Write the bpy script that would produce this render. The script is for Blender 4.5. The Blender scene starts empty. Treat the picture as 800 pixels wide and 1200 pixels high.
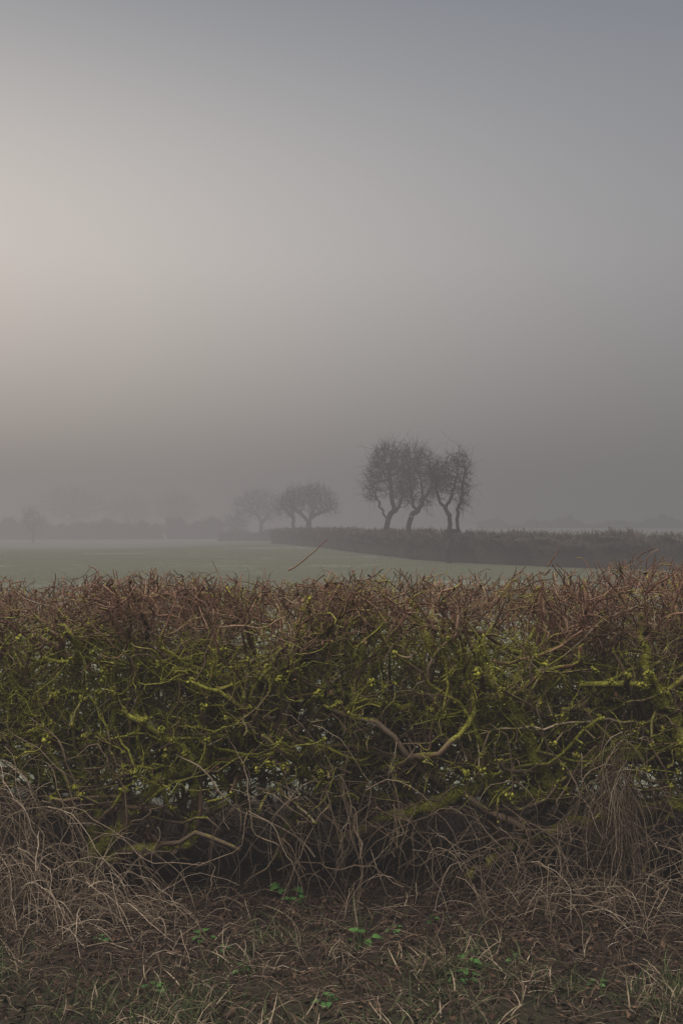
import bpy, math, numpy as np
from mathutils import Vector
rng = np.random.default_rng(7)
scene = bpy.context.scene
COL = scene.collection
F = 1167.0; EYE = 1.6; HY = 610.0
def pw(px, py, d):
    return np.array([(px-400)/F*d, d, EYE-(py-HY)/F*d])

# ------------------------------------------------------------ helpers
def norm(v):
    return v/np.maximum(np.linalg.norm(v, axis=-1, keepdims=True), 1e-9)
def sstep(a, b, x):
    t = np.clip((x-a)/(b-a), 0, 1); return t*t*(3-2*t)

def ground_z(x, y):
    x = np.asarray(x, float); y = np.asarray(y, float)
    z = -1.25*sstep(35, 118, y)*sstep(8, -24, x)
    z = z + 0.05*np.sin(x*0.9+1)*np.sin(y*0.7)*sstep(5.5, 8, y)*(1-sstep(20, 40, y))
    z = z + 0.05*np.exp(-((y-5.3-.12*np.sin(x*2.1))/0.35)**2)*(1+.6*np.sin(x*3.3+1)) + 0.014*np.sin(x*3.1+y*2)*np.sin(y*4.3-x)*(1-sstep(5, 9, y))
    z = z + 0.008*np.sin(x*11+y*5)*np.sin(y*13-x*4)*(1-sstep(5, 7, y))
    z = z + 0.5*sstep(60, 240, y)*sstep(6, 40, x)
    return z

class Geo:
    def __init__(s): s.v=[]; s.f=[]; s.t=[]; s.a=[]; s.n=0
    def add(s, v, quads=None, tris=None, attr=None):
        s.v.append(v.reshape(-1,3))
        if quads is not None and len(quads): s.f.append(quads+s.n)
        if tris is not None and len(tris): s.t.append(tris+s.n)
        m = v.reshape(-1,3).shape[0]
        if attr is None: attr = np.zeros((m,3))
        s.a.append(attr.reshape(-1,3)); s.n += m
    def build(s, name, mat, parent=None, smooth=True, **props):
        V = np.concatenate(s.v); A = np.concatenate(s.a)
        Q = np.concatenate(s.f) if s.f else np.zeros((0,4),int)
        T = np.concatenate(s.t) if s.t else np.zeros((0,3),int)
        me = bpy.data.meshes.new(name)
        me.vertices.add(len(V)); me.vertices.foreach_set("co", V.astype(np.float32).ravel())
        nl = Q.size+T.size
        me.loops.add(nl); me.loops.foreach_set("vertex_index", np.concatenate([Q.ravel(),T.ravel()]).astype(np.int32))
        nf = len(Q)+len(T)
        me.polygons.add(nf)
        ls = np.concatenate([np.arange(len(Q))*4, Q.size+np.arange(len(T))*3]).astype(np.int32)
        me.polygons.foreach_set("loop_start", ls)
        me.update(calc_edges=True)
        me.polygons.foreach_set("use_smooth", np.full(nf, smooth))
        ca = me.color_attributes.new("tint", 'FLOAT_COLOR', 'POINT')
        ca.data.foreach_set("color", np.hstack([A, np.ones((len(A),1))]).astype(np.float32).ravel())
        me.materials.append(mat)
        ob = bpy.data.objects.new(name, me); COL.objects.link(ob)
        if parent is not None: ob.parent = parent
        for k,v in props.items(): ob[k]=v
        return ob

def tubes(geo, P, R, sides=4, A=None):
    N,K,_ = P.shape
    if N==0: return
    T = np.empty_like(P); T[:,1:-1]=P[:,2:]-P[:,:-2]; T[:,0]=P[:,1]-P[:,0]; T[:,-1]=P[:,-1]-P[:,-2]
    T = norm(T+1e-7)
    m = norm(P[:,-1]-P[:,0]+1e-6)
    ref = np.zeros((N,3)); ref[np.arange(N), np.argmin(np.abs(m),axis=1)] = 1
    U = norm(np.cross(T, ref[:,None,:])); W = np.cross(T, U)
    an = np.arange(sides)/sides*2*np.pi
    V = P[:,:,None,:] + R[:,:,None,None]*(np.cos(an)[None,None,:,None]*U[:,:,None,:]+np.sin(an)[None,None,:,None]*W[:,:,None,:])
    idx = np.arange(N*K*sides).reshape(N,K,sides)
    a = idx[:,:-1,:]; b = np.roll(a,-1,axis=2); d = idx[:,1:,:]; c = np.roll(d,-1,axis=2)
    Q = np.stack([a,b,c,d],axis=-1).reshape(-1,4)
    if A is None: A = np.zeros((N,K,3))
    AA = np.repeat(A[:,:,None,:], sides, axis=2)
    geo.add(V, Q, None, AA)

def ribbons(geo, P, Wd, A=None):
    N,K,_ = P.shape
    an = rng.uniform(0,2*np.pi,N)
    S = np.stack([np.cos(an),np.sin(an),np.zeros(N)],-1)[:,None,:]
    V = np.stack([P-S*Wd[:,:,None], P+S*Wd[:,:,None]],axis=2)
    idx = np.arange(N*K*2).reshape(N,K,2)
    Q = np.stack([idx[:,:-1,0],idx[:,:-1,1],idx[:,1:,1],idx[:,1:,0]],-1).reshape(-1,4)
    if A is None: A=np.zeros((N,K,3))
    geo.add(V,Q,None,np.repeat(A[:,:,None,:],2,axis=2))

def walk(start, d0, K, step, wob, bias=(0,0,0)):
    N = len(start); P = np.empty((N,K,3)); P[:,0]=start; d=norm(d0)
    step = np.broadcast_to(np.asarray(step,float), (N,))
    b = np.asarray(bias)
    for k in range(1,K):
        d = norm(d + rng.normal(0,wob,(N,3)) + b)
        P[:,k] = P[:,k-1]+d*step[:,None]*rng.uniform(.7,1.3,(N,1))
    return P

def leaves(geo, C, size, A, flat=0.5):
    N=len(C)
    u = norm(rng.normal(0,1,(N,3))*np.array([1,1,flat])); 
    w = norm(np.cross(u, norm(rng.normal(0,.5,(N,3))+np.array([0,0,1])))); n = np.cross(u,w)
    s = np.asarray(size).reshape(-1,1)*np.ones((N,1))
    p = [C-u*s, C-u*s*.2+w*s*.55+n*s*.25, C+u*s, C-u*s*.2-w*s*.55+n*s*.25, C+n*s*rng.uniform(-.2,.1,(N,1))]
    V=np.stack(p,1); i=np.arange(N)[:,None]*5
    T=np.concatenate([i+[0,4,1],i+[1,4,2],i+[2,4,3],i+[3,4,0]])
    geo.add(V,None,T,np.repeat(A[:,None,:],5,axis=1))

def blobs(geo, C, size, A):
    N=len(C); dirs=np.array([[1,0,0],[0,1,0],[-1,0,0],[0,-1,0],[0,0,1],[0,0,-1]],float)
    s=np.asarray(size).reshape(-1,1,1)
    V=C[:,None,:]+dirs[None]*s*rng.uniform(.4,1.5,(N,6,1))+rng.normal(0,.25,(N,6,3))*s
    i=np.arange(N)[:,None]*6
    T=np.concatenate([i+t for t in ([0,1,4],[1,2,4],[2,3,4],[3,0,4],[1,0,5],[2,1,5],[3,2,5],[0,3,5])])
    geo.add(V,None,T,np.repeat(A[:,None,:],6,axis=1))

def smooth_path(pts, n, jit=0.0):
    pts=np.asarray(pts,float); K=len(pts); t=np.linspace(0,K-1,n)
    ext=np.vstack([2*pts[0]-pts[1],pts,2*pts[-1]-pts[-2]])
    out=[]
    for tt in t:
        i=min(int(tt),K-2); f=tt-i; p0,p1,p2,p3=ext[i:i+4]
        out.append(.5*((2*p1)+(-p0+p2)*f+(2*p0-5*p1+4*p2-p3)*f*f+(-p0+3*p1-3*p2+p3)*f**3))
    return np.array(out)+rng.normal(0,jit,(n,len(pts[0])))

# ------------------------------------------------------------ materials
def newmat(name):
    m=bpy.data.materials.new(name); m.use_nodes=True; nt=m.node_tree
    b=nt.nodes["Principled BSDF"]; b.inputs["Roughness"].default_value=.85
    b.inputs["Specular IOR Level"].default_value=.2
    return m,nt,b
def ramp(nt, fac, stops):
    r=nt.nodes.new("ShaderNodeValToRGB"); e=r.color_ramp.elements
    while len(e)<len(stops): e.new(.5)
    for i,(p,c) in enumerate(stops): e[i].position=p; e[i].color=(*c,1)
    nt.links.new(fac,r.inputs[0]); return r.outputs[0]
def noise(nt, scale, detail=4, rough=.6, vec=None):
    n=nt.nodes.new("ShaderNodeTexNoise"); n.inputs["Scale"].default_value=scale
    n.inputs["Detail"].default_value=detail; n.inputs["Roughness"].default_value=rough
    if vec is None:
        g=nt.nodes.new("ShaderNodeNewGeometry"); vec=g.outputs["Position"]
    nt.links.new(vec,n.inputs["Vector"]); return n.outputs["Fac"]
def math_(nt, op, a, b=None, c=None):
    n=nt.nodes.new("ShaderNodeMath"); n.operation=op
    for i,x in enumerate((a,b,c)):
        if x is None: continue
        if isinstance(x,(int,float)): n.inputs[i].default_value=x
        else: nt.links.new(x,n.inputs[i])
    return n.outputs[0]
def mixc(nt, fac, a, b):
    n=nt.nodes.new("ShaderNodeMix"); n.data_type='RGBA'
    for i,x in ((0,fac),(6,a),(7,b)):
        if isinstance(x,tuple): n.inputs[i].default_value=(*x,1)
        elif isinstance(x,(int,float)): n.inputs[i].default_value=x
        else: nt.links.new(x,n.inputs[i])
    return n.outputs[2]
def attr(nt):
    a=nt.nodes.new("ShaderNodeAttribute"); a.attribute_name="tint"
    s=nt.nodes.new("ShaderNodeSeparateColor"); nt.links.new(a.outputs["Color"],s.inputs[0])
    return s.outputs
def maprange(nt, v, a,b,c=0,d=1):
    n=nt.nodes.new("ShaderNodeMapRange"); n.interpolation_type='SMOOTHSTEP'
    nt.links.new(v,n.inputs[0]); 
    for i,x in zip((1,2,3,4),(a,b,c,d)): n.inputs[i].default_value=x
    return n.outputs[0]

def bark_mat(name, mossk=1.0, big=False):
    m,nt,b=newmat(name); R,G,B=attr(nt)[:3]
    base=ramp(nt,R,[(0,(.05,.034,.024)),(.35,(.12,.082,.055)),(.7,(.24,.17,.115)),(1,(.45,.35,.25))])
    red=ramp(nt,R,[(0,(.058,.028,.018)),(.5,(.185,.088,.054)),(1,(.4,.235,.155))])
    c=mixc(nt,B,base,red)
    n1=noise(nt,14,3); n2=noise(nt,90,3)
    moss=ramp(nt,n2,[(.3,(.09,.09,.014)),(.5,(.215,.205,.03)),(.7,(.44,.41,.075))])
    g=nt.nodes.new("ShaderNodeNewGeometry"); s=nt.nodes.new("ShaderNodeSeparateXYZ"); nt.links.new(g.outputs["Normal"],s.inputs[0])
    up=math_(nt,'MULTIPLY_ADD',s.outputs[2],.25,0.0)
    f=math_(nt,'ADD',math_(nt,'MULTIPLY',G,mossk),up)
    f=math_(nt,'ADD',f,math_(nt,'MULTIPLY_ADD',n1,1.6,-.8))
    f=maprange(nt,f,.3,.62)
    c=mixc(nt,f,c,moss)
    nt.links.new(c,b.inputs["Base Color"])
    bp=nt.nodes.new("ShaderNodeBump"); bp.inputs["Strength"].default_value=.9 if big else .3; bp.inputs["Distance"].default_value=.015
    nt.links.new(noise(nt,90 if big else 200,4),bp.inputs["Height"]); nt.links.new(bp.outputs[0],b.inputs["Normal"])
    return m
M_twig=bark_mat("twig_bark"); M_stem=bark_mat("mossy_stem_bark",1.0,True)

def tint_mat(name, stops, rough=.85, trans=0):
    m,nt,b=newmat(name); R,G,B=attr(nt)[:3]
    c=ramp(nt,R,stops)
    n=noise(nt,60,2); c2=mixc(nt,maprange(nt,n,.3,.7,0,.4),c,(stops[0][1]))
    nt.links.new(c2,b.inputs["Base Color"]); b.inputs["Roughness"].default_value=rough
    return m
M_moss=tint_mat("moss_tuft",[(0,(.07,.07,.011)),(.5,(.235,.225,.028)),(1,(.6,.55,.085))],.95)
M_deadleaf=tint_mat("dead_leaf",[(0,(.045,.022,.014)),(.5,(.15,.072,.042)),(1,(.3,.17,.1))])
M_litter=tint_mat("leaf_litter",[(0,(.014,.009,.006)),(.6,(.06,.033,.021)),(1,(.21,.12,.073))])
M_straw=tint_mat("dry_grass",[(0,(.055,.036,.025)),(.5,(.2,.143,.093)),(1,(.58,.45,.325))])
M_grass=tint_mat("verge_grass",[(0,(.018,.022,.009)),(.4,(.045,.062,.02)),(.58,(.09,.11,.037)),(.68,(.12,.09,.05)),(1,(.4,.3,.2))])
M_frost=tint_mat("frosted_grass",[(0,(.08,.088,.055)),(.5,(.15,.158,.105)),(1,(.33,.345,.28))])
M_leaf=tint_mat("green_leaf",[(0,(.02,.05,.012)),(.5,(.04,.11,.022)),(1,(.09,.19,.04))],.6)
M_tree=tint_mat("tree_bark",[(0,(.018,.015,.013)),(1,(.04,.032,.028))])
M_farhedge=tint_mat("hedge_bark",[(0,(.03,.022,.015)),(.5,(.085,.059,.036)),(1,(.22,.15,.095))])

def ground_mat():
    m,nt,b=newmat("field_ground")
    g=nt.nodes.new("ShaderNodeNewGeometry"); s=nt.nodes.new("ShaderNodeSeparateXYZ"); nt.links.new(g.outputs["Position"],s.inputs[0])
    Y=s.outputs[1]
    n1=noise(nt,.35,5); n2=noise(nt,6,6,.7); n3=noise(nt,55,4,.7)
    n5=noise(nt,1.4,5,.65); n6=noise(nt,.11,5,.6)
    grass=ramp(nt,n2,[(.3,(.042,.044,.023)),(.5,(.068,.07,.037)),(.7,(.11,.108,.06))])
    frost=ramp(nt,n3,[(.3,(.12,.128,.088)),(.7,(.3,.32,.26))])
    f=math_(nt,'ADD',math_(nt,'MULTIPLY',n1,.5),math_(nt,'MULTIPLY',n2,.35))
    f=math_(nt,'ADD',f,math_(nt,'MULTIPLY',n5,.35))
    f=math_(nt,'ADD',f,math_(nt,'MULTIPLY_ADD',n6,.8,-.33))
    near=maprange(nt,Y,8,30,.1,-.18)
    f=maprange(nt,math_(nt,'ADD',f,near),.5,.86)
    field=mixc(nt,f,grass,frost)
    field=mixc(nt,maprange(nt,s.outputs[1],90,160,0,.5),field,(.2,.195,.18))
    soil=ramp(nt,n3,[(.3,(.010,.007,.005)),(.6,(.026,.016,.011)),(.8,(.06,.036,.024))])
    turf=ramp(nt,n3,[(.3,(.014,.011,.007)),(.6,(.032,.026,.014)),(.8,(.08,.057,.035))])
    yy=math_(nt,'ADD',Y,math_(nt,'MULTIPLY_ADD',n2,.8,-.4))
    yy=math_(nt,'ADD',yy,math_(nt,'MULTIPLY_ADD',n5,1.0,-.5))
    c=mixc(nt,maprange(nt,yy,3.3,3.9),turf,soil)
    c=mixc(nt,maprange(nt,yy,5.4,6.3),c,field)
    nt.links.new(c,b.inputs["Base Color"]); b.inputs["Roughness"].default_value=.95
    bp=nt.nodes.new("ShaderNodeBump"); bp.inputs["Strength"].default_value=.6; bp.inputs["Distance"].default_value=.03
    nt.links.new(n3,bp.inputs["Height"]); nt.links.new(bp.outputs[0],b.inputs["Normal"])
    return m
xs=np.unique(np.concatenate([np.linspace(-1200,-60,20),np.linspace(-60,60,90),np.linspace(-8,8,160),np.linspace(60,1200,20)]))
ys=np.unique(np.concatenate([np.linspace(-300,0,8),np.linspace(0,8,130),np.linspace(8,40,90),np.linspace(40,260,90),np.linspace(260,1500,20)]))
X,Y=np.meshgrid(xs,ys); Z=ground_z(X,Y)
G=Geo(); idx=np.arange(X.size).reshape(X.shape)
G.add(np.stack([X,Y,Z],-1),np.stack([idx[:-1,:-1],idx[:-1,1:],idx[1:,1:],idx[1:,:-1]],-1).reshape(-1,4))
G.build("ground",ground_mat(),kind="structure",label="frosty pasture field with bare soil strip",category="ground")

# ------------------------------------------------------------ front hedge
XH=5.2
def hedge_top(x,y):
    return 1.31+0.065*sstep(.3,1.9,x)+.02*np.sin(x*5.3)+.02*np.sin(x*13+y*9)+.018*np.sin(x*31)*np.sin(y*17+x*3)
root=bpy.data.objects.new("hedge",None); COL.objects.link(root); root.location=(0,4.8,0)
root["label"]="laid hawthorn hedge with mossy stems and trimmed reddish twigs"; root["category"]="hedge"
root["group"]="field hedges"
def unroot(ob): ob.location=(0,-4.8,0)
stems=[
 ([(100,1016,4.36),(138,972,4.34),(190,915,4.32),(235,893,4.34),(268,845,4.4)],.038,.02,.65),
 ([(118,1004,4.36),(175,996,4.32),(222,988,4.34),(231,930,4.38),(226,885,4.45)],.033,.018,.55),
 ([(80,865,4.45),(100,900,4.38),(118,940,4.36),(108,1015,4.36)],.022,.036,.5),
 ([(380,990,4.45),(450,962,4.45),(500,945,4.4),(560,925,4.45),(625,932,4.4),(700,888,4.4),(760,880,4.4),(850,858,4.4)],.026,.05,.5),
 ([(545,1030,4.4),(600,990,4.4),(640,978,4.36),(720,952,4.36),(860,932,4.32)],.022,.036,.42),
 ([(655,940,4.4),(612,850,4.32),(578,795,4.3),(545,740,4.36)],.038,.018,.7),
 ([(585,925,4.5),(548,830,4.36),(508,760,4.34),(480,700,4.45)],.032,.013,.7),
 ([(805,905,4.3),(790,845,4.28),(758,790,4.28),(748,720,4.36)],.038,.016,.6),
 ([(320,1005,4.55),(360,945,4.5),(440,930,4.45),(540,940,4.5)],.026,.018,.4),
 ([(-40,830,4.6),(30,860,4.5),(90,850,4.5),(160,800,4.6)],.02,.01,.5),
 ([(245,905,4.5),(300,835,4.36),(345,760,4.36),(362,700,4.45)],.03,.012,.7),
 ([(185,930,4.7),(165,860,4.5),(118,770,4.5)],.026,.01,.6),
 ([(710,900,4.5),(693,820,4.4),(636,740,4.4)],.028,.012,.6),
 ([(470,1010,4.8),(455,920,4.6),(412,830,4.42),(430,740,4.5)],.028,.012,.6),
 ([(640,1020,4.9),(655,940,4.8),(705,850,4.6),(722,760,4.6)],.026,.011,.6),
 ([(30,1010,4.9),(50,920,4.7),(22,820,4.6)],.026,.01,.6),
 ([(300,960,4.6),(250,900,4.4),(200,850,4.34),(150,830,4.4)],.018,.01,.7),
 ([(430,900,4.5),(350,870,4.36),(300,860,4.32),(240,862,4.32)],.016,.009,.8),
 ([(560,880,4.5),(480,830,4.36),(420,820,4.34),(380,790,4.36)],.017,.008,.8),
 ([(690,860,4.45),(740,850,4.34),(780,870,4.32),(840,850,4.3)],.022,.015,.7),
 ([(20,800,4.4),(70,770,4.34),(150,780,4.36),(230,760,4.4)],.013,.006,.8),
 ([(390,930,4.5),(330,880,4.36),(265,800,4.36),(215,740,4.4)],.018,.007,.8),
 ([(500,900,4.5),(520,850,4.36),(575,820,4.34),(640,770,4.36)],.017,.007,.8),
]
paths=[]
for pts,r0,r1,mg in stems:
    w=[pw(*p) for p in pts]; paths.append((smooth_path(w,30,.009),r0,r1,mg))
for x0 in list(np.arange(-5,-2.0,.42))+list(np.arange(2.15,5.1,.42)):
    l=rng.uniform(.5,1.1); s=1 if rng.random()<.6 else -1
    y0=4.8+rng.uniform(-.4,.25)
    pts=[(x0,y0,0),(x0+s*.12,y0,.18+rng.uniform(0,.1)),(x0+s*l*.6,y0+rng.uniform(-.1,.1),.3+rng.uniform(0,.25)),(x0+s*l,y0,.5+rng.uniform(0,.6))]
    paths.append((smooth_path(pts,30,.008),rng.uniform(.018,.034),.012,.5))
stem_nodes=[]
for i,(P,r0,r1,mg) in enumerate(paths):
    g=Geo(); K=len(P); t=np.linspace(0,1,K)
    R=(r0+(r1-r0)*t)*rng.uniform(.78,1.25,K); R[0]*=.5; R[-1]*=.4
    A=np.zeros((1,K,3)); A[...,0]=rng.uniform(.15,.5); A[...,1]=mg+rng.normal(0,.18,K)
    tubes(g,P[None],R[None],10,A)
    ob=g.build("branch",M_stem,parent=root); unroot(ob)
    stem_nodes.append(P)
stem_all=np.concatenate(stem_nodes)

TW=Geo(); MOSS=Geo(); DL=Geo()
def clip_top(P, margin=0.0, soft=None):
    top=hedge_top(P[...,0],P[...,1])+margin
    if soft is not None: top=top+soft[:,None]
    out=(P[...,2]>top)|(P[...,1]<4.15)|(P[...,1]>5.45)|(P[...,2]<ground_z(P[...,0],P[...,1])+.0)
    out[:,0]=False
    dead=np.zeros(len(P),bool); Q=P.copy()
    for k in range(1,P.shape[1]):
        dead|=out[:,k]; Q[dead,k]=Q[dead,k-1]
    alive=np.linalg.norm(Q[:,1]-Q[:,0],axis=1)>1e-6
    return Q,alive
def mossfield(P):
    x,y,z=P[...,0],P[...,1],P[...,2]
    band=sstep(.2,.5,z)*(1-.78*sstep(.92,1.24,z))
    return band*np.clip(.8+.35*np.sin(x*2.3+1.2)*np.cos(z*5+x)+.35*np.sin(x*7+z*9)*np.sin(z*11-x*3+y*4),0.05,1.2)
def mkattr(P, red=None, rr=None, mk=1.0):
    N,K,_=P.shape; A=np.empty((N,K,3))
    A[...,0]=(rng.beta(1.2,1.9,N) if rr is None else rr)[:,None]
    A[...,1]=np.clip(mossfield(P)*rng.uniform(.0,1.1,N)[:,None]*mk,0,1)
    A[...,2]=np.clip(sstep(.85,1.25,P[...,2])*.75+rng.normal(0,.25,N)[:,None]+(0 if red is None else red),0,1)
    return A
def thin_top(P): return 1-.5*sstep(1.0,1.28,P[...,2])
plants=np.arange(-5.1,5.2,.27)+rng.uniform(-.08,.08,39)
N1=1150
pi_=rng.integers(0,len(plants),N1)
x=plants[pi_]+rng.normal(0,.07,N1); y=rng.normal(4.8,.18,N1).clip(4.4,5.2); z=rng.uniform(0,1,N1)**1.2*.55
S=np.stack([x,y,z],-1)
k=rng.random(N1)<.5; S[k]=stem_all[rng.integers(0,len(stem_all),k.sum())]+rng.normal(0,.008,(k.sum(),3))
lean=rng.normal(-.1,1.15,(N1,1))
d0=np.hstack([lean,rng.normal(-.1,.4,(N1,1)),np.ones((N1,1))])
P1=walk(S,d0,22,.068,.31,(0,0,.035)); P1,al=clip_top(P1,0,rng.normal(0,.02,N1)); P1=P1[al]
r0=rng.gamma(3.0,.0028,len(P1)).clip(.003,.018); R1=r0[:,None]*np.linspace(1,.38,22)[None]*rng.uniform(.85,1.15,P1.shape[:2])*thin_top(P1)
tubes(TW,P1,R1,5,mkattr(P1))
N1b=950
x=rng.uniform(-XH,XH,N1b); S=np.stack([x,rng.normal(4.65,.25,N1b).clip(4.25,5.2),rng.uniform(.3,1.15,N1b)],-1)
sg=np.where(rng.random(N1b)<.55,1,-1)
d0=np.stack([sg*1.0,rng.normal(0,.25,N1b),rng.uniform(-.5,.9,N1b)],-1)
Pb=walk(S,d0,14,.06,.34,(0,0,.02)); Pb,al=clip_top(Pb); Pb=Pb[al]
Rb=rng.gamma(3,.0019,len(Pb)).clip(.002,.012)[:,None]*np.linspace(1,.4,14)[None]*thin_top(Pb)
tubes(TW,Pb,Rb,4,mkattr(Pb))
def spawn(Psrc, n, K, step, ang, wob, bias, zw=None):
    flat=Psrc[:,1:-1].reshape(-1,3); nxt=Psrc[:,2:].reshape(-1,3)
    T=nxt-flat; ok=np.linalg.norm(T,axis=1)>1e-6; flat=flat[ok]; T=norm(T[ok])
    w=np.ones(len(flat)) if zw is None else zw(flat)
    w=w/w.sum(); i=rng.choice(len(flat),n,p=w)
    d=norm(norm(rng.normal(0,1,(n,3)))*ang+T[i])
    return walk(flat[i],d,K,step,wob,bias)
zw=lambda p: .12+1.0*sstep(.22,.55,p[:,2])+.45*sstep(.9,1.2,p[:,2])
src=np.concatenate([P1[:,:14],P1[:,8:22],Pb[:,:14]])
N2=23000
P2=spawn(src,N2,8,rng.uniform(.018,.05,N2),1.7,.42,(0,-.02,.03),zw); P2,al=clip_top(P2,0,rng.normal(0,.022,N2)); P2=P2[al]
R2=rng.gamma(4,.00062,len(P2)).clip(.0011,.0055)[:,None]*np.linspace(1,.5,8)[None]
tubes(TW,P2,R2,4,mkattr(P2))
N3=72000
P3=spawn(P2,N3,4,rng.uniform(.01,.028,N3),2.2,.35,(0,0,.03),zw); P3,al=clip_top(P3,.01,rng.normal(0,.018,N3)); P3=P3[al]
R3=rng.uniform(.0008,.002,len(P3))[:,None]*np.array([1,.9,.75,.5])[None]
tubes(TW,P3,R3,3,mkattr(P3,.1))
N4=3200
x=rng.uniform(-XH,XH,N4); y=rng.uniform(4.35,5.25,N4); h=hedge_top(x,y)
S=np.stack([x,y,h-rng.uniform(.08,.2,N4)],-1)
P4=walk(S,np.stack([rng.normal(0,.7,N4),rng.normal(0,.3,N4),np.ones(N4)],-1),7,.033,.3)
P4,al=clip_top(P4,0,rng.gamma(1.3,.02,N4)); P4=P4[al]
R4=rng.uniform(.0013,.0036,len(P4))[:,None]*np.linspace(1,.7,7)[None]
tubes(TW,P4,R4,4,mkattr(P4,.2))
sh=[[(338,668,4.6),(352,660,4.58),(366,648,4.56),(383,632,4.55)],[(640,664,4.7),(650,652,4.7),(655,644,4.7)],[(118,676,4.6),(113,668,4.6),(104,662,4.6)],[(745,655,4.5),(757,646,4.5),(766,643,4.5)]]
for s in sh:
    p=smooth_path([pw(*q) for q in s],8,.002)[None]; tubes(TW,p,np.linspace(.0035,.0018,8)[None],4,mkattr(p,.3))
ob=TW.build("twigs",M_twig,parent=root,kind="stuff"); unroot(ob)
def moss_on(Psrc,n,off,size):
    f=Psrc.reshape(-1,3); w=np.clip(mossfield(f),0,1)**2.5*(1.6-sstep(4.3,5,f[:,1]))+1e-4; w/=w.sum()
    i=rng.choice(len(f),n,p=w); C=f[i]+rng.normal(0,off,(n,3))
    blobs(MOSS,C,rng.uniform(size*.5,size*1.3,n),np.stack([rng.beta(1.5,2.2,n),np.zeros(n),np.zeros(n)],-1))
moss_on(P1,16000,.007,.007); moss_on(P2,30000,.004,.004); moss_on(Pb,13000,.005,.006)
for P,r0,r1,mg in paths:
    n=560; t=rng.uniform(0,len(P)-1.001,n); i=t.astype(int); f=(t-i)[:,None]
    C=P[i]*(1-f)+P[i+1]*f; r=(r0+(r1-r0)*t/len(P))[:,None]
    o=norm(rng.normal(0,1,(n,3))+np.array([0,-.25,.75]))
    keep=np.sin(t*1.3+r0*900)+rng.normal(0,.4,n)>-.1
    C=(C+o*r*rng.uniform(.8,1.15,(n,1)))[keep]
    blobs(MOSS,C,rng.uniform(.003,.008,len(C)),np.stack([rng.beta(1.4,3.0,len(C)),np.zeros(len(C)),np.zeros(len(C))],-1))
ob=MOSS.build("moss",M_moss,parent=root,kind="stuff"); unroot(ob)
n=5200; f=P2.reshape(-1,3); w=.15+sstep(.95,1.25,f[:,2])*(.5+.5*np.sin(f[:,0]*9)*np.sin(f[:,0]*4+1)); w/=w.sum(); i=rng.choice(len(f),n,p=w)
leaves(DL,f[i]+rng.normal(0,.008,(n,3)),rng.uniform(.006,.016,n),np.stack([rng.beta(1.3,2,n)]*3,-1),1.0)
ob=DL.build("dead_leaves",M_deadleaf,parent=root,kind="stuff"); unroot(ob)

# ------------------------------------------------------------ undergrowth
D=Geo()
def strands(cx,cy,cz,sx,sy,sz,n,K,step,dz,grav,wob,r,out=0.,br=(2,2)):
    S=np.stack([rng.normal(cx,sx,n),rng.normal(cy,sy,n),np.abs(rng.normal(cz,sz,n))],-1)
    d=norm(np.stack([rng.normal(0,.7,n),rng.normal(-out,.4,n),rng.normal(dz,.4,n)],-1))
    P=np.empty((n,K,3)); P[:,0]=S; st=step*rng.uniform(.5,1.4,(n,1))
    for k in range(1,K):
        d=norm(d+rng.normal(0,wob,(n,3))+np.array([0,0,-grav])); P[:,k]=P[:,k-1]+d*st
        gz=ground_z(P[:,k,0],P[:,k,1])+.006; below=P[:,k,2]<gz
        P[below,k,2]=gz[below]; d[below,2]=np.abs(d[below,2])*.3
    R=rng.uniform(.6,1.3,n)[:,None]*r*np.linspace(1,.5,K)[None]
    A=np.zeros((n,K,3)); A[...,0]=rng.beta(*br,n)[:,None]
    tubes(D,P,R,3,A)
strands(-1.42,4.15,.4,.16,.08,.12,200,12,.045,.1,.28,.22,.002,.2,(2.4,2))
strands(-1.2,4.05,.12,.2,.1,.08,210,10,.045,.5,.3,.16,.0019,.1,(2.4,1.8))
strands(-1.65,4.05,.3,.12,.1,.2,130,12,.045,.2,.3,.25,.0018,.2,(2.4,2))
strands(-.95,3.95,.02,.25,.1,.02,150,9,.04,1.0,.25,.16,.0017,.1)
strands(1.12,4.16,.5,.04,.05,.12,120,12,.04,-.4,.38,.2,.0017,0,(2,2.4))
strands(1.16,4.2,.5,.03,.03,.12,100,10,.035,-.5,.4,.2,.0018,0,(2,2))
strands(1.1,4.1,.05,.22,.1,.03,130,10,.04,1.0,.25,.18,.0017,.1,(2,2))
strands(1.55,4.1,.25,.2,.1,.15,130,12,.045,.3,.3,.25,.0017,.1)
strands(.75,4.15,.15,.18,.1,.12,130,12,.04,.4,.3,.25,.0017,.1)
strands(.3,4.15,.3,.15,.1,.12,40,12,.045,.1,.3,.25,.0018,.1)
strands(-.2,4.2,.45,.15,.08,.1,45,14,.045,-.2,.25,.2,.0022,.1)
strands(0,4.25,.2,1.6,.14,.15,160,12,.045,.3,.28,.3,.0015,.1)
strands(0,3.6,.01,1.7,.3,.01,1500,8,.03,.5,.3,.3,.0013,.1,(1.6,2.6))
for cx in (-4.2,-3,2.9,4.1): strands(cx,4.2,.2,.4,.14,.2,220,12,.05,.4,.25,.25,.0016,.1)
def vines(n,xr,r):
    S=np.stack([rng.uniform(*xr,n),rng.uniform(4.15,4.35,n),rng.uniform(0,.3,n)],-1)
    P=walk(S,np.stack([rng.normal(0,1,n),rng.normal(0,.1,n),np.ones(n)],-1),20,.05,.3,(0,-.0,.01))
    P[...,1]=P[...,1].clip(4.08,4.6); P[...,2]=np.maximum(P[...,2],ground_z(P[...,0],P[...,1])+.01)
    A=np.zeros((n,20,3)); A[...,0]=rng.uniform(.1,.7,n)[:,None]
    tubes(D,P,rng.uniform(.6,1.5,n)[:,None]*r*np.linspace(1,.6,20)[None],4,A)
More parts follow.
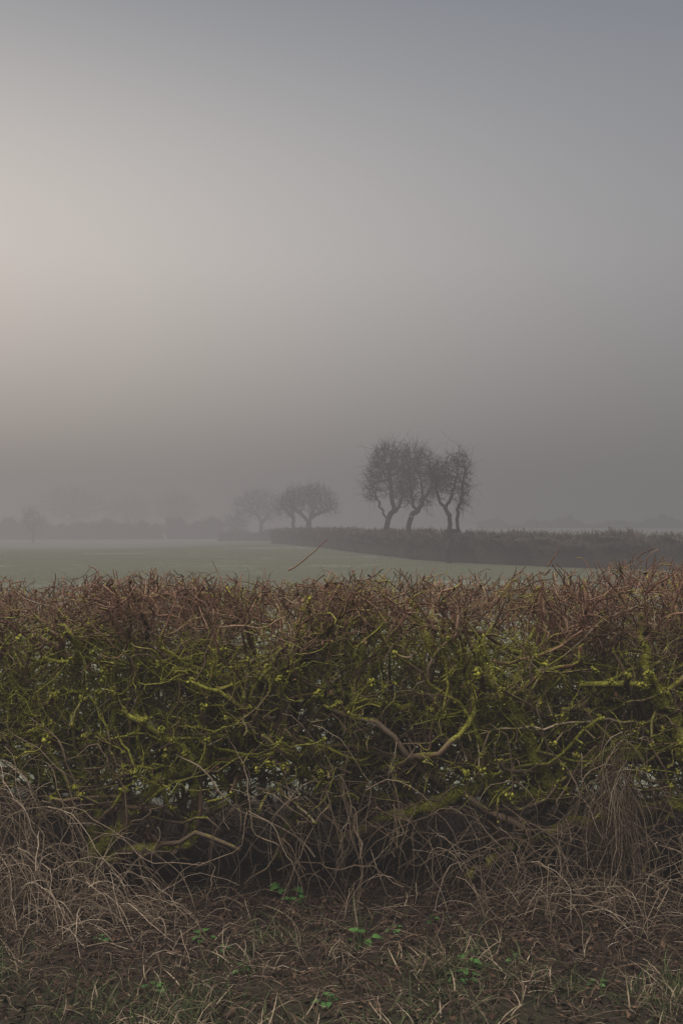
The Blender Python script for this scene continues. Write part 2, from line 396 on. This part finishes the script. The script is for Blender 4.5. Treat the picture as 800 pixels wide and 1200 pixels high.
vines(150,(-5,5),.003)
D.build("dry_grass",M_straw,kind="stuff",label="tangled pale dead grass and vines under the hedge",category="dry grass")
L=Geo(); n=38000
x=rng.uniform(-5,5,n); y=rng.uniform(3.0,5.6,n); C=np.stack([x,y,ground_z(x,y)+rng.uniform(.002,.02,n)],-1)
leaves(L,C,rng.uniform(.007,.019,n),np.stack([rng.beta(1.3,2.4,n)]*3,-1),.5)
n=6000; x=rng.uniform(-4,4,n); y=rng.uniform(3.3,5.4,n)
P=walk(np.stack([x,y,ground_z(x,y)+.015],-1),np.stack([rng.normal(0,1,n),rng.normal(0,1,n),rng.normal(0,.2,n)],-1),5,.03,.3)
P[...,2]=np.maximum(P[...,2],ground_z(P[...,0],P[...,1])+.004); A=np.zeros((n,5,3)); A[...,0]=rng.beta(2,2,n)[:,None]
tubes(L,P,np.full((n,5),.0015),3,A)
L.build("leaf_litter",M_litter,kind="stuff",label="dark brown fallen leaves and sticks beneath the hedge",category="leaf litter")
def blades(geo,x,y,h,w,tint,lean=.5):
    n=len(x); S=np.stack([x,y,ground_z(x,y)-.005],-1)
    d=norm(np.stack([rng.normal(0,lean,n),rng.normal(0,lean,n),np.ones(n)],-1)); b=norm(rng.normal(0,1,(n,3)))*np.array([1,1,0])
    P=np.empty((n,5,3)); P[:,0]=S
    for k in range(1,5):
        d=norm(d+b*.32+np.array([0,0,-.12])); P[:,k]=P[:,k-1]+d*(h/4)[:,None]
    A=np.zeros((n,5,3)); A[...,0]=tint[:,None]
    ribbons(geo,P,w[:,None]*np.array([1,.95,.8,.55,.08])[None],A)
V=Geo(); n=66000
x=rng.uniform(-4,4,n); y=2.3+2.0*rng.beta(1.6,1.5,n)
cl=np.sin(x*5+1.3*y+np.sin(y*4))*np.sin(y*6-x*2)+.6*np.sin(x*13+y*8)*np.sin(y*15-x*3)
keep=rng.random(n)<np.clip(.38+.5*cl-.6*sstep(3.35,3.95,y),.02,1); x=x[keep]; y=y[keep]; cl=cl[keep]; n=len(x)
blades(V,x,y,rng.uniform(.03,.13,n)*(1+.4*np.clip(cl,0,1)),rng.uniform(.0012,.003,n),np.clip(rng.beta(2.2,2.2,n)*.85+(rng.random(n)<.25)*.5,0,1),.75)
V.build("grass",M_grass,kind="stuff",label="rough green and straw grass along the verge",category="grass")
FG=Geo(); n=34000
x=rng.uniform(-9,9,n); y=5.7+ (rng.uniform(0,1,n)**1.4)*11
blades(FG,x,y,rng.uniform(.03,.09,n),rng.uniform(.002,.004,n),rng.beta(2,2,n))
FG.build("frosty_grass",M_frost,kind="stuff",label="pale frosted pasture grass beyond the hedge",category="grass")

def weed(px,py,d,big,nl,style):
    g=Geo(); b=pw(px,py,d); b[2]=float(ground_z(b[0],b[1]))
    gs=Geo()
    for i in range(nl):
        a=rng.uniform(0,6.28) ; el=rng.uniform(.25,1.1); L_=big*rng.uniform(.7,1.2)
        u=np.array([math.cos(a)*math.cos(el),math.sin(a)*math.cos(el),math.sin(el)])
        base=b+np.array([0,0,.0]); tip0=b+u*L_*1.1
        w=np.cross(u,[0,0,1]); w/=np.linalg.norm(w); nn=np.cross(w,u)
        tubes(gs,np.linspace(base,tip0,4)[None],np.full((1,4),.0013),4,np.full((1,4,3),.6))
        K=7; t=np.linspace(0,1,K); prof=np.sin(np.pi*t**.75)*.42*(1+.18*(np.arange(K)%2)) ; prof[0]=.03; prof[-1]=.0
        u2=norm(u*np.array([1,1,.2]))
        cen=tip0+np.outer(t,u2)*L_ + np.outer(t**2,[0,0,-.35*L_])
        Vv=np.stack([cen-np.outer(prof,w)*L_+np.outer(prof,nn)*L_*.3,cen,cen+np.outer(prof,w)*L_+np.outer(prof,nn)*L_*.3],1)
        ii=np.arange(K*3).reshape(K,3)
        Q=np.concatenate([np.stack([ii[:-1,j],ii[:-1,j+1],ii[1:,j+1],ii[1:,j]],-1) for j in (0,1)])
        g.add(Vv,Q,None,np.full((K*3,3),rng.uniform(.2,1)))
    e=bpy.data.objects.new("weed_plant",None); COL.objects.link(e); e.location=b
    e["label"]="small leafy green weed growing in leaf litter" if style else "low dark green weed among the verge grass"
    e["category"]="weed"; e["group"]="weeds under the hedge"
    o1=g.build("leaves",M_leaf,parent=e); o2=gs.build("stem",M_leaf,parent=e)
    for o in (o1,o2): o.location=-Vector(b)
for (px,py,d,bg,nl,st) in [(422,1102,3.8,.04,7,1),(335,1030,4.3,.05,5,1),(345,1055,4.15,.035,5,1),(545,1135,3.55,.035,8,0),(240,1105,3.78,.03,9,1),(265,1120,3.7,.02,7,0),(540,1150,3.45,.03,8,0),(465,1085,3.9,.025,6,1),(600,1130,3.6,.022,7,0),(180,1165,3.4,.025,8,0),(120,1110,3.75,.02,6,0),(385,1180,3.3,.025,7,0),(505,1070,4.0,.02,6,1),(700,1150,3.45,.02,6,0),(285,1140,3.55,.02,6,0)]:
    weed(px,py,d,bg,nl,st)

# ------------------------------------------------------------ far hedges
def far_hedge(path,height,width,label,ntw,seed,bump=.12,tl=.22,cat="hedge",rough=.03):
    path=smooth_path(path,160); K=len(path)
    T=np.gradient(path,axis=0); T=norm(T); Nn=np.stack([-T[:,1],T[:,0]],-1)
    h=height(np.linspace(0,1,K)) if callable(height) else np.full(K,height)
    ang=np.linspace(0,np.pi,15); r=np.random.default_rng(seed)
    cx=np.sign(np.cos(ang))*np.abs(np.cos(ang))**.5; cz=np.sin(ang)**.45
    V=np.empty((K,15,3)); bz=ground_z(path[:,0],path[:,1])
    hh=h*(1+r.normal(0,rough,K))
    V[...,0]=path[:,None,0]+Nn[:,None,0]*cx*width/2; V[...,1]=path[:,None,1]+Nn[:,None,1]*cx*width/2
    V[...,2]=bz[:,None]-.05+cz[None]*(hh[:,None]-.08)*(.92)
    V+=r.normal(0,bump*.5,V.shape)*np.array([1,1,.5])
    root=bpy.data.objects.new("hedge",None); COL.objects.link(root)
    mid=path[K//2]; loc=Vector((mid[0],mid[1],float(bz[K//2]))); root.location=loc
    root["label"]=label; root["category"]=cat; root["group"]="field hedges"
    g=Geo(); ii=np.arange(K*15).reshape(K,15)
    A=np.full((K,15,3),.12); g.add(V,np.stack([ii[:-1,:-1],ii[:-1,1:],ii[1:,1:],ii[1:,:-1]],-1).reshape(-1,4),None,A)
    o=g.build("branches",M_farhedge,parent=root); o.location=-loc
    g=Geo(); fi=r.integers(0,K*15,ntw); S=V.reshape(-1,3)[fi]
    k=fi//15; kk=np.minimum(k+1,K-1); S=S+(V.reshape(K,15,3)[kk,fi%15]-S)*r.random((ntw,1))
    cen=np.stack([path[k,0],path[k,1],bz[k]+h[k]*.4],-1)
    d=norm(norm(S-cen)+r.normal(0,.6,(ntw,3))+np.array([0,0,.4]))
    P=walk(S-d*tl*.3,d,5,tl/4*r.uniform(.5,1.2,ntw),.3)
    A=np.zeros((ntw,5,3)); A[...,0]=(r.beta(2,2,ntw)*(.6+.6*sstep(.3,1,(S[:,2]-bz[k])/h[k])))[:,None]
    tubes(g,P,r.uniform(.006,.012,ntw)[:,None]*np.linspace(1,.4,5)[None]*(1+tl),3,A)
    o=g.build("twigs",M_farhedge,parent=root,kind="stuff"); o.location=-loc
far_hedge([(-5.2,84),(-2.4,70),(0,58),(2.6,46),(5,38.5),(10.5,33),(18,30),(32,27)],1.3,1.5,"long trimmed brown hedge crossing the foggy field",34000,3,.16,.28,rough=.045)
def hl(px,d): return ((px-400)/F*d,d)
wob=lambda t,s: .35*np.sin(t*19+s)+.28*np.sin(t*43+s*2)+.2*np.sin(t*91+s)
far_hedge([hl(-140,150),hl(0,150),hl(100,151),hl(190,152)],lambda t:2.5+wob(t,0),2.6,"tall untrimmed hedge fading into thick fog",16000,5,.5,.9,rough=.12)
far_hedge([hl(198,154),hl(225,154),hl(260,154)],lambda t:2.6+.3*np.sin(t*9)+.6*wob(t*.5,1),2.6,"short bushy hedge section fading into fog",6000,6,.5,.9,rough=.12)
far_hedge([hl(262,128),hl(300,118),hl(330,104)],lambda t:1.0+.25*np.sin(t*9),1.6,"low hedge joining bare hawthorn trees in fog",5000,8,.3,.5,rough=.1)
far_hedge([hl(560,175),hl(700,168),hl(900,160)],lambda t:1.3+.8*np.sin(t*29)*np.sin(t*11),1.8,"distant low hedge almost lost in fog",5000,9,.4,.6,rough=.15)

# ------------------------------------------------------------ trees
def make_tree(trunks, ells, d, label, npts, seed, step=.16, depthk=1.0, tw=6, base_r=None, twl=.32, group="bare trees in the fog",twr=.006):
    r=np.random.default_rng(seed); k=d/F
    att=[]
    vol=np.array([e[2]*e[3] for e in ells],float); vol/=vol.sum()
    for e,v in zip(ells,vol):
        n=int(npts*v); u=norm(r.normal(0,1,(n,3)))*(r.random((n,1))**.6)*r.uniform(.82,1.18,(n,1))
        c=pw(e[0],e[1],d); att.append(c+u*np.array([e[2]*k,min(e[2],e[3]*1.2)*k*depthk,e[3]*k]))
    att=np.concatenate(att)
    q=np.sin(att[:,0]*3.1/k*.04+seed)*np.sin(att[:,2]*3.7/k*.04+1)*np.sin(att[:,1]*2.9/k*.04)
    att=att[q+r.normal(0,.3,len(att))>-.3]
    nodes=[];par=[]
    for tr in trunks:
        pts=[np.array(pw(*p[:2],d))+np.array([0,(p[2] if len(p)>2 else 0),0]) for p in tr]
        if tr is trunks[0]:
            pts[0][2]=float(ground_z(pts[0][0],pts[0][1]))-.05
        L_=sum(np.linalg.norm(b-a) for a,b in zip(pts,pts[1:])); n=max(4,int(L_/step))
        sp=smooth_path(pts,n,step*.2)
        if len(nodes)==0: prev=-1
        else:
            prev=int(np.argmin([np.linalg.norm(np.array(q)-sp[0]) for q in nodes]))
        for p in sp:
            nodes.append(p); par.append(prev); prev=len(nodes)-1
    nodes=list(nodes); near=np.full(len(att),1e9); ni=np.zeros(len(att),int)
    def upd(start):
        nonlocal near,ni
        A=np.array(nodes[start:]); 
        D2=np.linalg.norm(att[:,None]-A[None],axis=2); j=D2.argmin(1); dd=D2[np.arange(len(att)),j]
        m=dd<near; near[m]=dd[m]; ni[m]=j[m]+start
    upd(0); 
    for it in range(140):
        alive=near>step*1.15
        if alive.sum()<5: break
        infl=alive&(near<step*14)
        ids=np.unique(ni[infl])
        if len(ids)==0: break
        s0=len(nodes); 
        dirs=np.zeros((len(nodes),3)); np.add.at(dirs,ni[infl],norm(att[infl]-np.array(nodes)[ni[infl]]))
        for i in ids:
            dv=norm(norm(dirs[i])+r.normal(0,.45,3)); nodes.append(nodes[i]+dv*step); par.append(int(i))
        upd(s0)
        if len(nodes)>9000: break
    N=np.array(nodes); par=np.array(par)
    rad=np.zeros(len(N)); tip=twr*1.3
    for i in range(len(N)-1,-1,-1):
        if rad[i]==0: rad[i]=tip**2.3
        if par[i]>=0: rad[par[i]]+=rad[i]
    rad=rad**(1/2.3)
    if base_r: 
        sc=base_r/rad[0]; rad=tip+(rad-tip)*sc
    trunk=Geo(); crown=Geo(); thr=rad[0]*.42
    has=par>=0; i=np.where(has)[0]; p=par[i]
    P=np.stack([N[p],N[i]],1); rp=np.minimum(rad[p],rad[i]*1.6+.002); R=np.stack([rp,rad[i]],1)
    A=np.zeros((len(i),2,3)); A[...,0]=r.random(len(i))[:,None]
    P[:,1]+= (P[:,1]-P[:,0])*.12
    big=R[:,1]>thr
    tubes(trunk,P[big],R[big],8,A[big]); tubes(crown,P[~big],R[~big],4,A[~big])
    thin=np.where(rad<tip*3.2)[0]; src=np.repeat(thin,tw); n=len(src)
    T=N[src]-N[np.maximum(par[src],0)]; dd=norm(norm(T+1e-5)+r.normal(0,.75,(n,3))+np.array([0,0,.1]))
    Pt=walk(N[src],dd,5,twl/4*r.gamma(3,.33,n),.33)
    A=np.zeros((n,5,3)); A[...,0]=r.random(n)[:,None]
    tubes(crown,Pt,np.full((n,1),twr)*np.linspace(1,.55,5)[None]*r.uniform(.6,1.1,(n,1)),3,A)
    root=bpy.data.objects.new("tree",None); COL.objects.link(root); root.location=Vector(N[0])
    root["label"]=label; root["category"]="tree"; root["group"]=group
    for g,nm in ((trunk,"trunk"),(crown,"crown")):
        o=g.build(nm,M_tree,parent=root); o.location=-Vector(N[0])
make_tree([[(450,622),(454,608),(463,597),(470,588),(471,570)],[(454,608),(446,596,.3),(440,580,.3)],[(463,597),(458,578,-.4),(455,552,-.4)]],
  [(456,545,28,22),(440,562,15,26),(470,562,18,32),(458,527,20,10),(434,574,9,14)],47,"wind-bent bare hawthorn with leaning trunk behind a hedge",2400,11,base_r=.13,tw=6,twr=.0068,twl=.36)
make_tree([[(478,622),(481,609),(489,599),(495,584),(492,560)],[(487,600),(483,584,.3),(480,556,.3)],[(493,588),(504,572,-.2),(508,554,-.2)]],
  [(489,546,20,22),(504,562,16,26),(480,566,14,26),(486,529,14,10),(497,584,12,14)],44,"slender bare hawthorn with curved trunk behind a hedge",1900,12,base_r=.115,tw=6,twr=.0068,twl=.36)
make_tree([[(526,620),(526,607),(522,596),(529,580),(537,556)],[(525,600),(515,586,.2),(511,566,.2),(507,552,.2)],[(537,622,.3),(536,607,.3),(540,590,.2),(543,572,.1),(546,550,0)]],
  [(535,545,15,19),(514,549,15,12),(541,575,11,23),(524,562,15,20),(546,552,6,25),(513,566,10,15)],37.5,"bare gnarled tree with forked trunk beside a hedge",1900,13,base_r=.105,step=.13,twl=.3,tw=6)
make_tree([[(361,626),(362,614),(364,606),(368,598)],[(362,612),(354,603),(345,596)],[(363,608),(376,600),(388,596)]],
  [(362,584,28,16),(382,590,18,14),(345,590,16,15),(368,576,18,11)],85,"low round-crowned bare tree standing in fog",1700,14,base_r=.24,step=.22,twl=.5,twr=.011,tw=4)
make_tree([[(343,626),(344,612),(343,602),(340,594)],[(344,608),(335,598),(330,592)]],
  [(338,588,13,17),(328,594,8,12),(348,582,9,12)],90,"small bare tree beside a larger one in fog",700,15,base_r=.16,step=.22,twl=.5,twr=.011,tw=4)
make_tree([[(304,634),(305,622),(306,612),(300,602)],[(305,614),(314,604),(320,596)]],
  [(302,592,27,18),(283,592,14,13),(318,598,14,15),(298,580,18,9)],130,"spreading bare tree almost lost in fog",1200,16,base_r=.28,step=.32,twl=.7,twr=.014,tw=4)
make_tree([[(38,642),(39,628),(38,612)],[(39,624),(32,612),(30,603)],[(39,620),(46,610)]],
  [(38,608,13,16),(30,602,7,9),(47,606,7,11)],126,"thin bare tree beside a tall foggy hedge",500,17,base_r=.15,step=.28,twl=.6,twr=.013,tw=4)
make_tree([[(277,636),(277,626),(278,616)]],[(277,614,15,15)],138,"rounded bare bush on a foggy field edge",800,18,base_r=.2,step=.3,twl=.6,twr=.018,tw=4)
for (cx,d,w,h,top,sd) in [(85,205,40,20,570,19),(150,210,28,16,580,20),(205,205,26,18,576,21),(-60,205,34,20,576,22)]:
    make_tree([[(cx,628),(cx+2,615),(cx,602)]],[(cx,top+h,w,h),(cx+w*.4,top+h*1.1,w*.6,h*.8)],d,"large bare tree barely visible through fog",1000,sd,base_r=.4,step=.55,twl=1.2,twr=.028,tw=4)

# ------------------------------------------------------------ fog
SIG=.0138
def fog_mat():
    m=bpy.data.materials.new("fog_volume"); m.use_nodes=True; nt=m.node_tree; nt.nodes.clear()
    out=nt.nodes.new("ShaderNodeOutputMaterial"); ab=nt.nodes.new("ShaderNodeVolumeAbsorption"); em=nt.nodes.new("ShaderNodeEmission"); ad=nt.nodes.new("ShaderNodeAddShader")
    ab.inputs["Color"].default_value=(0,0,0,1); ab.inputs["Density"].default_value=SIG
    g=nt.nodes.new("ShaderNodeNewGeometry"); s=nt.nodes.new("ShaderNodeSeparateXYZ"); nt.links.new(g.outputs["Position"],s.inputs[0])
    f=maprange(nt,s.outputs[0],-42,34)
    c=mixc(nt,f,(.29,.262,.248),(.172,.166,.17))  # scattered sunlight painted in as fog emission, brighter on the sun side
    nt.links.new(c,em.inputs["Color"]); em.inputs["Strength"].default_value=SIG
    nt.links.new(ab.outputs[0],ad.inputs[0]); nt.links.new(em.outputs[0],ad.inputs[1]); nt.links.new(ad.outputs[0],out.inputs["Volume"])
    m.cycles.volume_step_rate=.6
    return m
x0,x1,y0,y1,z0,z1=-550,550,-40,700,-4,16
g=Geo(); V=np.array([(x,y,z) for z in (z0,z1) for y in (y0,y1) for x in (x0,x1)],float)
g.add(V,np.array([[0,2,3,1],[4,5,7,6],[0,1,5,4],[2,6,7,3],[0,4,6,2],[1,3,7,5]]))
g.build("fog",fog_mat(),smooth=False,kind="structure",label="low bank of grey morning fog over fields",category="fog")

# ------------------------------------------------------------ world
SEL,SAZ=math.radians(15),math.radians(-24)
sd=(math.sin(SAZ)*math.cos(SEL),math.cos(SAZ)*math.cos(SEL),math.sin(SEL))
w=bpy.data.worlds.new("World"); scene.world=w; w.use_nodes=True; nt=w.node_tree
bg=nt.nodes["Background"]; bg.inputs[1].default_value=1
tc=nt.nodes.new("ShaderNodeTexCoord"); nv=tc.outputs["Generated"]
sp=nt.nodes.new("ShaderNodeSeparateXYZ"); nt.links.new(nv,sp.inputs[0])
base=ramp(nt,sp.outputs[2],[(0,(.24,.23,.23)),(.25,(.31,.32,.345)),(.47,(.17,.205,.255)),(.62,(.5,.52,.55)),(1,(1.0,1.0,1.0))])
dt=nt.nodes.new("ShaderNodeVectorMath"); dt.operation='DOT_PRODUCT'; nt.links.new(nv,dt.inputs[0]); dt.inputs[1].default_value=sd
gl=math_(nt,'POWER',math_(nt,'MAXIMUM',dt.outputs["Value"],0.0),5.5)
gl=math_(nt,'MULTIPLY',gl,maprange(nt,sp.outputs[2],.22,.56,1,.15))
vs=nt.nodes.new("ShaderNodeVectorMath"); vs.operation='SCALE'; vs.inputs[0].default_value=(.55,.475,.395); nt.links.new(gl,vs.inputs["Scale"])
va=nt.nodes.new("ShaderNodeVectorMath"); va.operation='ADD'; nt.links.new(base,va.inputs[0]); nt.links.new(vs.outputs[0],va.inputs[1])
zen=maprange(nt,sp.outputs[2],.56,.85,0,1.8)
vz=nt.nodes.new("ShaderNodeVectorMath"); vz.operation='SCALE'; vz.inputs[0].default_value=(1,.97,.93); nt.links.new(zen,vz.inputs["Scale"])
vb=nt.nodes.new("ShaderNodeVectorMath"); vb.operation='ADD'; nt.links.new(va.outputs[0],vb.inputs[0]); nt.links.new(vz.outputs[0],vb.inputs[1])
sky=nt.nodes.new("ShaderNodeTexSky"); sky.sky_type='NISHITA'; sky.sun_disc=False; sky.sun_elevation=SEL; sky.sun_rotation=SAZ
v2=nt.nodes.new("ShaderNodeVectorMath"); v2.operation='SCALE'; v2.inputs["Scale"].default_value=.004; nt.links.new(sky.outputs[0],v2.inputs[0])
v3=nt.nodes.new("ShaderNodeVectorMath"); v3.operation='ADD'; nt.links.new(vb.outputs[0],v3.inputs[0]); nt.links.new(v2.outputs[0],v3.inputs[1])
nt.links.new(v3.outputs[0],bg.inputs[0])
sl=bpy.data.lights.new("sun","SUN"); sl.energy=2.0; sl.angle=math.radians(25); sl.color=(1,.93,.84)
so=bpy.data.objects.new("sun",sl); COL.objects.link(so)
v=Vector((-.5,-.25,.85)); so.rotation_euler=v.to_track_quat('Z','Y').to_euler()

# ------------------------------------------------------------ camera
cam=bpy.data.cameras.new("camera"); co=bpy.data.objects.new("camera",cam); COL.objects.link(co)
cam.sensor_fit='VERTICAL'; cam.sensor_height=36; cam.lens=35; cam.clip_end=5000; cam.clip_start=.05
co.location=(0,0,EYE); co.rotation_euler=(math.radians(90)+math.atan(10/F),0,0)
scene.camera=co
scene.view_settings.view_transform='Standard'; scene.view_settings.look='None'; scene.view_settings.exposure=0
